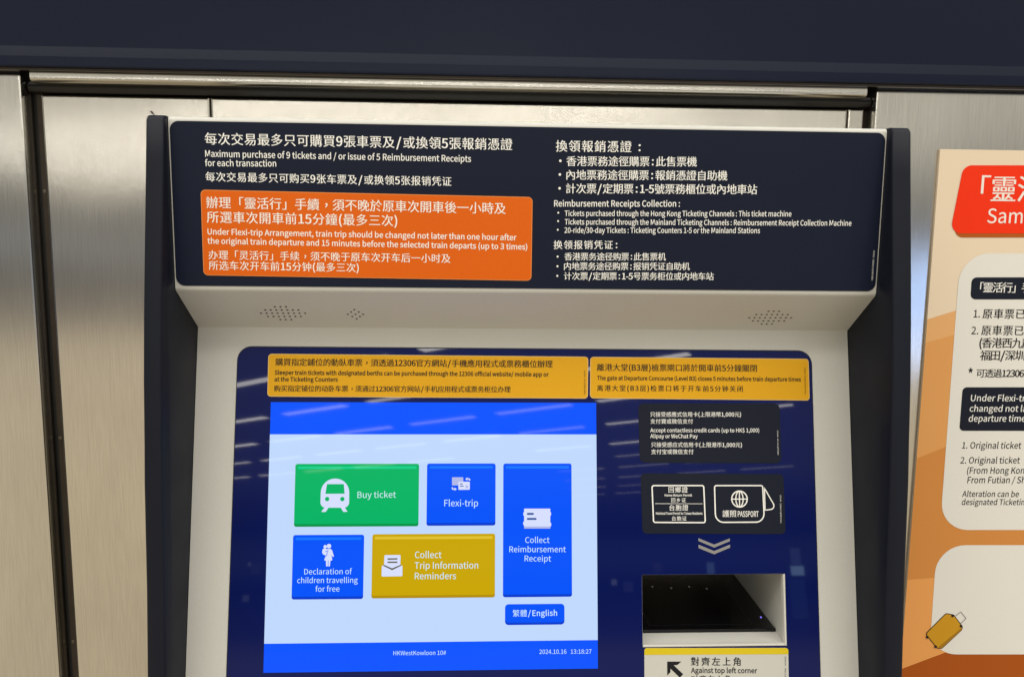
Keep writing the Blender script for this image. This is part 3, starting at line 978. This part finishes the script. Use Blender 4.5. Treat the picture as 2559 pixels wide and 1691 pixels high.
bt = button('tall blue Collect Reimbursement Receipt button', [(0.00348, -0.15659), (0.08224, -0.15670), (0.08284, -0.30787), (0.00324, -0.30703)], M['s_btn'], M['s_btn_lip'], M['s_btn_hi'])
g = Geo()
g.flat(PANEL, rounded([(0.02748, -0.20799), (0.05771, -0.20810), (0.05770, -0.21225), (0.05858, -0.21225), (0.05858, -0.21605), (0.05770, -0.21605), (0.05768, -0.22416), (0.05873, -0.22416), (0.05873, -0.22813), (0.05767, -0.22812), (0.05767, -0.23071), (0.02750, -0.23056), (0.02749, -0.22660), (0.02644, -0.22660), (0.02644, -0.22281), (0.02749, -0.22282), (0.02749, -0.21592), (0.02661, -0.21592), (0.02660, -0.21212), (0.02748, -0.21213)], .0006, 2), DB, IC)
g.flat(PANEL, [(0.02750, -0.22815), (0.05767, -0.22830), (0.05767, -0.23071), (0.02750, -0.23056)], DB2, IC2)
g.flat(PANEL, rounded([(0.03064, -0.21283), (0.03872, -0.21286), (0.03872, -0.21511), (0.03064, -0.21507)], .0022, 5), DB2, DK)
g.flat(PANEL, rounded([(0.03064, -0.21852), (0.04188, -0.21857), (0.04187, -0.22081), (0.03065, -0.22076)], .0022, 5), DB2, DK)
g.build('receipt_icon', parent=bt)
g = Geo()
write(g, PANEL, 'Collect', (0.02874, -0.24671, 0.05676, -0.24687, 0.00652), ST, DB)
write(g, PANEL, 'Reimbursement', (0.01059, -0.25705, 0.07550, -0.25744, 0.00650), ST, DB)
write(g, PANEL, 'Receipt', (0.02805, -0.26742, 0.05847, -0.26779, 0.00649), ST, DB)
g.build('lettering', parent=bt)

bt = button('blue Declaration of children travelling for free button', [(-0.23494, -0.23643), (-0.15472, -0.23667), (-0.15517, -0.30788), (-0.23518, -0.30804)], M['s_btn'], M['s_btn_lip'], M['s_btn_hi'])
g = Geo()
g.flat(PANEL, circle((-0.19447, -0.24903), .0025, 20), DB, IC)
g.flat(PANEL, circle((-0.19873, -0.24968), .0019, 18), DB+.00002, IC)
g.flat(PANEL, rounded([(-0.19833, -0.25240), (-0.19269, -0.25209), (-0.19077, -0.25380), (-0.18857, -0.26059), (-0.18993, -0.26142), (-0.19189, -0.25752), (-0.19019, -0.26514), (-0.19976, -0.26508), (-0.19750, -0.25918)], .0008, 3), DB, IC)
g.flat(PANEL, rounded([(-0.20040, -0.25154), (-0.19766, -0.25172), (-0.19626, -0.25309), (-0.19829, -0.25443), (-0.19686, -0.25715), (-0.19680, -0.25969), (-0.20059, -0.25848), (-0.20200, -0.25644), (-0.20174, -0.25305)], .0010, 3), DB+.00002, IC)
g.flat(PANEL, line2((-0.19828, -0.25494), (-0.19487, -0.25411), .0007), DB+.00004, M['s_btn'])
g.flat(PANEL, line2((-0.19622, -0.25512), (-0.19679, -0.26020), .0007), DB+.00005, M['s_btn'])
g.flat(PANEL, [(-0.19755, -0.26476), (-0.19533, -0.26477), (-0.19518, -0.27153), (-0.19723, -0.27152)], DB+.00001, IC)
g.flat(PANEL, [(-0.19464, -0.26478), (-0.19242, -0.26479), (-0.19296, -0.27155), (-0.19467, -0.27153)], DB+.00001, IC)
g.build('parent_and_child_icon', parent=bt)
g = Geo()
write(g, PANEL, 'Declaration of', (-0.22159, -0.28028, -0.16799, -0.28033, 0.00607), ST, DB)
write(g, PANEL, 'children travelling', (-0.22918, -0.28981, -0.16131, -0.29000, 0.00606), ST, DB)
write(g, PANEL, 'for free', (-0.20854, -0.29955, -0.18163, -0.29943, 0.00605), ST, DB)
g.build('lettering', parent=bt)

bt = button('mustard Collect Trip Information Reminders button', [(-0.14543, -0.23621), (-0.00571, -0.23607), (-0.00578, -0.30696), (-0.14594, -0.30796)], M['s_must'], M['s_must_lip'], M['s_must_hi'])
g = Geo()
g.flat(PANEL, rounded([(-0.13163, -0.25942), (-0.11338, -0.25936), (-0.11354, -0.27243), (-0.12277, -0.27660), (-0.13212, -0.27230)], .0010, 3), DB, IC)
g.flat(PANEL, line2((-0.12812, -0.26385), (-0.11693, -0.26375), .0016), DB2, M['s_brown'])
g.flat(PANEL, line2((-0.12807, -0.26741), (-0.11688, -0.26749), .0016), DB2, M['s_brown'])
g.flat(PANEL, rounded([(-0.13438, -0.27059), (-0.12278, -0.27609), (-0.11115, -0.27075), (-0.11098, -0.28311), (-0.13469, -0.28328)], [.0008, 0, .0008, .0014, .0014], 3), DB2, IC)
g.flat(PANEL, [(-0.13232, -0.27010), (-0.12281, -0.27423), (-0.11288, -0.27023), (-0.11286, -0.27158), (-0.12278, -0.27626), (-0.13265, -0.27145)], DB3, M['s_brown'])
g.build('envelope_icon', parent=bt)
g = Geo()
write(g, PANEL, 'Collect', (-0.09712, -0.26303, -0.06687, -0.26305, 0.00731), ST, DB)
write(g, PANEL, 'Trip Information', (-0.09732, -0.27491, -0.02501, -0.27507, 0.00730), ST, DB)
write(g, PANEL, 'Reminders', (-0.09700, -0.28660, -0.05023, -0.28678, 0.00728), ST, DB)
g.build('lettering', parent=bt)

bt = button('small blue language switch button', [(0.00587, -0.31501), (0.07373, -0.31544), (0.07382, -0.33863), (0.00576, -0.33796)], M['s_btn'], M['s_btn_lip'], None, r=.004, lip_h=.0026)
g = Geo()
write(g, PANEL, '繁體/English', (0.01457, -0.32911, 0.06531, -0.32908, 0.00777), ST, DB, cjk=True)
g.build('lettering', parent=bt)

# ================================================================== POSTER on the right pillar
po = thing('wall_poster', (.7, .0985, -.6), 'orange and cream information poster on the right steel pillar', 'poster')
(pl, ptp), (plb, pbt) = (0.56795, 0.22684), (0.57298, -0.50147)
pl = (pl+plb)/2
pr = pl + .42
pb_ = -.62
def tb(l0, l1, r0, r1, mt, g, dd):
    """slanting colour field from the poster's left edge to its right edge: heights left/right, lower/upper"""
    g.flat(POSTER, [(pl, l0), (pr, r0), (pr, r1), (pl, l1)], dd, mt)
g = Geo()
g.prism(POSTER, [(pl, pb_), (pr, pb_), (pr, ptp), (pl, ptp)], -.0028, .0010, M['cream'])
bd = g.build('board', parent=po)
def zat(a, b):
    """height and slope of a colour edge from two points on it"""
    s = (b[1]-a[1])/(b[0]-a[0])
    f = lambda x: a[1] + s*(x-a[0])
    return f(pl), f(pr)
g = Geo()
a0, a1 = zat((0.56922, 0.00502), (0.61007, 0.01794))
b0, b1 = zat((0.56961, -0.02615), (0.61007, -0.01476))
c0, c1 = zat((0.57006, -0.18468), (0.60913, -0.16859))
e0, e1 = zat((0.57205, -0.48896), (0.62981, -0.46648))
f0 = (0.56650, -0.27742)[1]
tb(b0, a0, b1, a1, M['tan'], g, .0012)
tb(c0, b0, c1, b1, M['tan2'], g, .0012)
tb(f0-.08, c0, f0-.08+.03, c1, M['rust'], g, .0012)
tb(e0, f0-.08, e1, f0-.08+.03, M['amber'], g, .0012)
tb(pb_, e0, pb_, e1, M['burnt'], g, .0012)
g.build('colour_fields', parent=bd)
g = Geo()
q = rounded([(0.60275, 0.20669), (0.82602, 0.20995), (0.81325, 0.12088), (0.59179, 0.11909)], .013, 8)
g.flat(POSTER, rounded([(0.59717, 0.15401), (0.83199, 0.15694), (0.81380, 0.11587), (0.59872, 0.11375)], .011, 8), .0014, M['redlip'])
g.flat(POSTER, q, .0016, M['red'])
ban = g.build('title_banner', parent=po)
g = Geo()
write(g, POSTER, '「靈活行」', (0.62897, 0.16041, 0.76068, 0.16101, 0.03378), M['pinkw'], .0018, song=True, cjk=True)
write(g, POSTER, 'Same', (0.64032, 0.13302, 0.70255, 0.13331, 0.01856), M['pinkw'], .0018, weight=.005)
g.build('lettering', parent=ban)
g = Geo()
def card(quad, r):
    g.flat(POSTER, rounded(quad, r, 9), .0014, M['paper'])
card([(0.60830, 0.09302), (0.86181, 0.09556), (0.95975, -0.28757), (0.61091, -0.28576)], .040)
cd = g.build('text_card', parent=po)
g = Geo()
KN = M['ink']
g.flat(POSTER, rounded([(0.62605, 0.06172), (0.84249, 0.06362), (0.84582, 0.03411), (0.62675, 0.03244)], .007, 6), .0016, M['charcoal'])
g.flat(POSTER, rounded([(0.62620, -0.08597), (0.90830, -0.08517), (0.91552, -0.14609), (0.62651, -0.14595)], .006, 6), .0016, M['charcoal'])
write(g, POSTER, '「靈活行」手續', (0.63863, 0.04181, 0.72229, 0.04181, 0.01369), W_, .0018, song=True, cjk=True)
write(g, POSTER, '1.', (0.63311, 0.00855, 0.64175, 0.00861, 0.00980), KN, .0016, weight=.01)
write(g, POSTER, '原車票已', (0.64554, 0.00686, 0.70348, 0.00701, 0.01337), KN, .0016, song=True, cjk=True)
write(g, POSTER, '2.', (0.63186, -0.01397, 0.64143, -0.01391, 0.00985), KN, .0016, weight=.01)
write(g, POSTER, '原車票已', (0.64567, -0.01545, 0.70376, -0.01535, 0.01344), KN, .0016, song=True, cjk=True)
write(g, POSTER, '(香港西九龍', (0.64442, -0.03249, 0.71734, -0.03258, 0.01394), KN, .0016, song=True, cjk=True)
write(g, POSTER, '福田/深圳', (0.64680, -0.04936, 0.70835, -0.04932, 0.01400), KN, .0016, song=True, cjk=True)
write(g, POSTER, '*', (0.63227, -0.07497, 0.63846, -0.07495, 0.01408), KN, .0016, weight=.015)
write(g, POSTER, '可透過12306', (0.64378, -0.07266, 0.70964, -0.07267, 0.01181), KN, .0016, song=True, cjk=True)
SL = .05
write(g, POSTER, 'Under Flexi-trip', (0.63856, -0.10489, 0.72472, -0.10497, 0.00861), W_, .0018, weight=.008, slant=SL)
write(g, POSTER, 'changed not later', (0.63820, -0.11923, 0.73405, -0.11935, 0.00864), W_, .0018, weight=.008, slant=SL)
write(g, POSTER, 'departure time', (0.63807, -0.13309, 0.71734, -0.13302, 0.00867), W_, .0018, weight=.008, slant=SL)
write(g, POSTER, '1. Original ticket', (0.63226, -0.17045, 0.71506, -0.17076, 0.00874), KN, .0016, weight=.008, slant=SL)
write(g, POSTER, '2. Original ticket', (0.63164, -0.19138, 0.71514, -0.19149, 0.00878), KN, .0016, weight=.008, slant=SL)
write(g, POSTER, '(From Hong Kong', (0.64214, -0.20576, 0.72960, -0.20593, 0.00882), KN, .0016, weight=.008, slant=SL)
write(g, POSTER, 'From Futian / Sh', (0.64380, -0.21911, 0.72552, -0.21931, 0.00885), KN, .0016, weight=.008, slant=SL)
write(g, POSTER, 'Alteration can be', (0.63824, -0.23838, 0.71825, -0.23892, 0.00808), KN, .0016, weight=.008, slant=SL)
write(g, POSTER, 'designated Ticketing', (0.63842, -0.24995, 0.73359, -0.25057, 0.00810), KN, .0016, weight=.008, slant=SL)
g.build('lettering', parent=cd)
g = Geo()
card([(0.60837, -0.30749), (0.96244, -0.30963), (0.98225, -0.47229), (0.61025, -0.46765)], .040)
cd2 = g.build('picture_card', parent=po)
g = Geo()
q = [(0.62902, -0.40636), (0.64089, -0.40872), (0.65546, -0.42678), (0.65430, -0.43238), (0.62788, -0.45939), (0.62105, -0.45931), (0.60309, -0.43883), (0.60358, -0.43463)]
g.flat(POSTER, rounded(q, .004, 4), .0016, KN)
qi = inset([p for p in (q if area2(q) > 0 else q[::-1])], .0011)
g.flat(POSTER, rounded(qi, .0035, 4), .0018, M['suit'])
g.flat(POSTER, [(0.65392, -0.42789), (0.65348, -0.43237), (0.62751, -0.45826), (0.62096, -0.45818)], .0020, M['suitd'])
for a, b in (((0.64221, -0.41152), (0.65036, -0.40490)), ((0.65036, -0.40490), (0.65878, -0.41449)), ((0.65878, -0.41449), (0.65181, -0.42226))):
    g.flat(POSTER, line2(a, b, .0011), .0018, M['greyline'])
for c in ((0.60494, -0.44166), (0.61805, -0.45589), (0.63885, -0.41037), (0.65209, -0.42562)):
    g.flat(POSTER, circle(c, .0020, 12), .0022, KN)
g.build('suitcase_picture', parent=cd2)
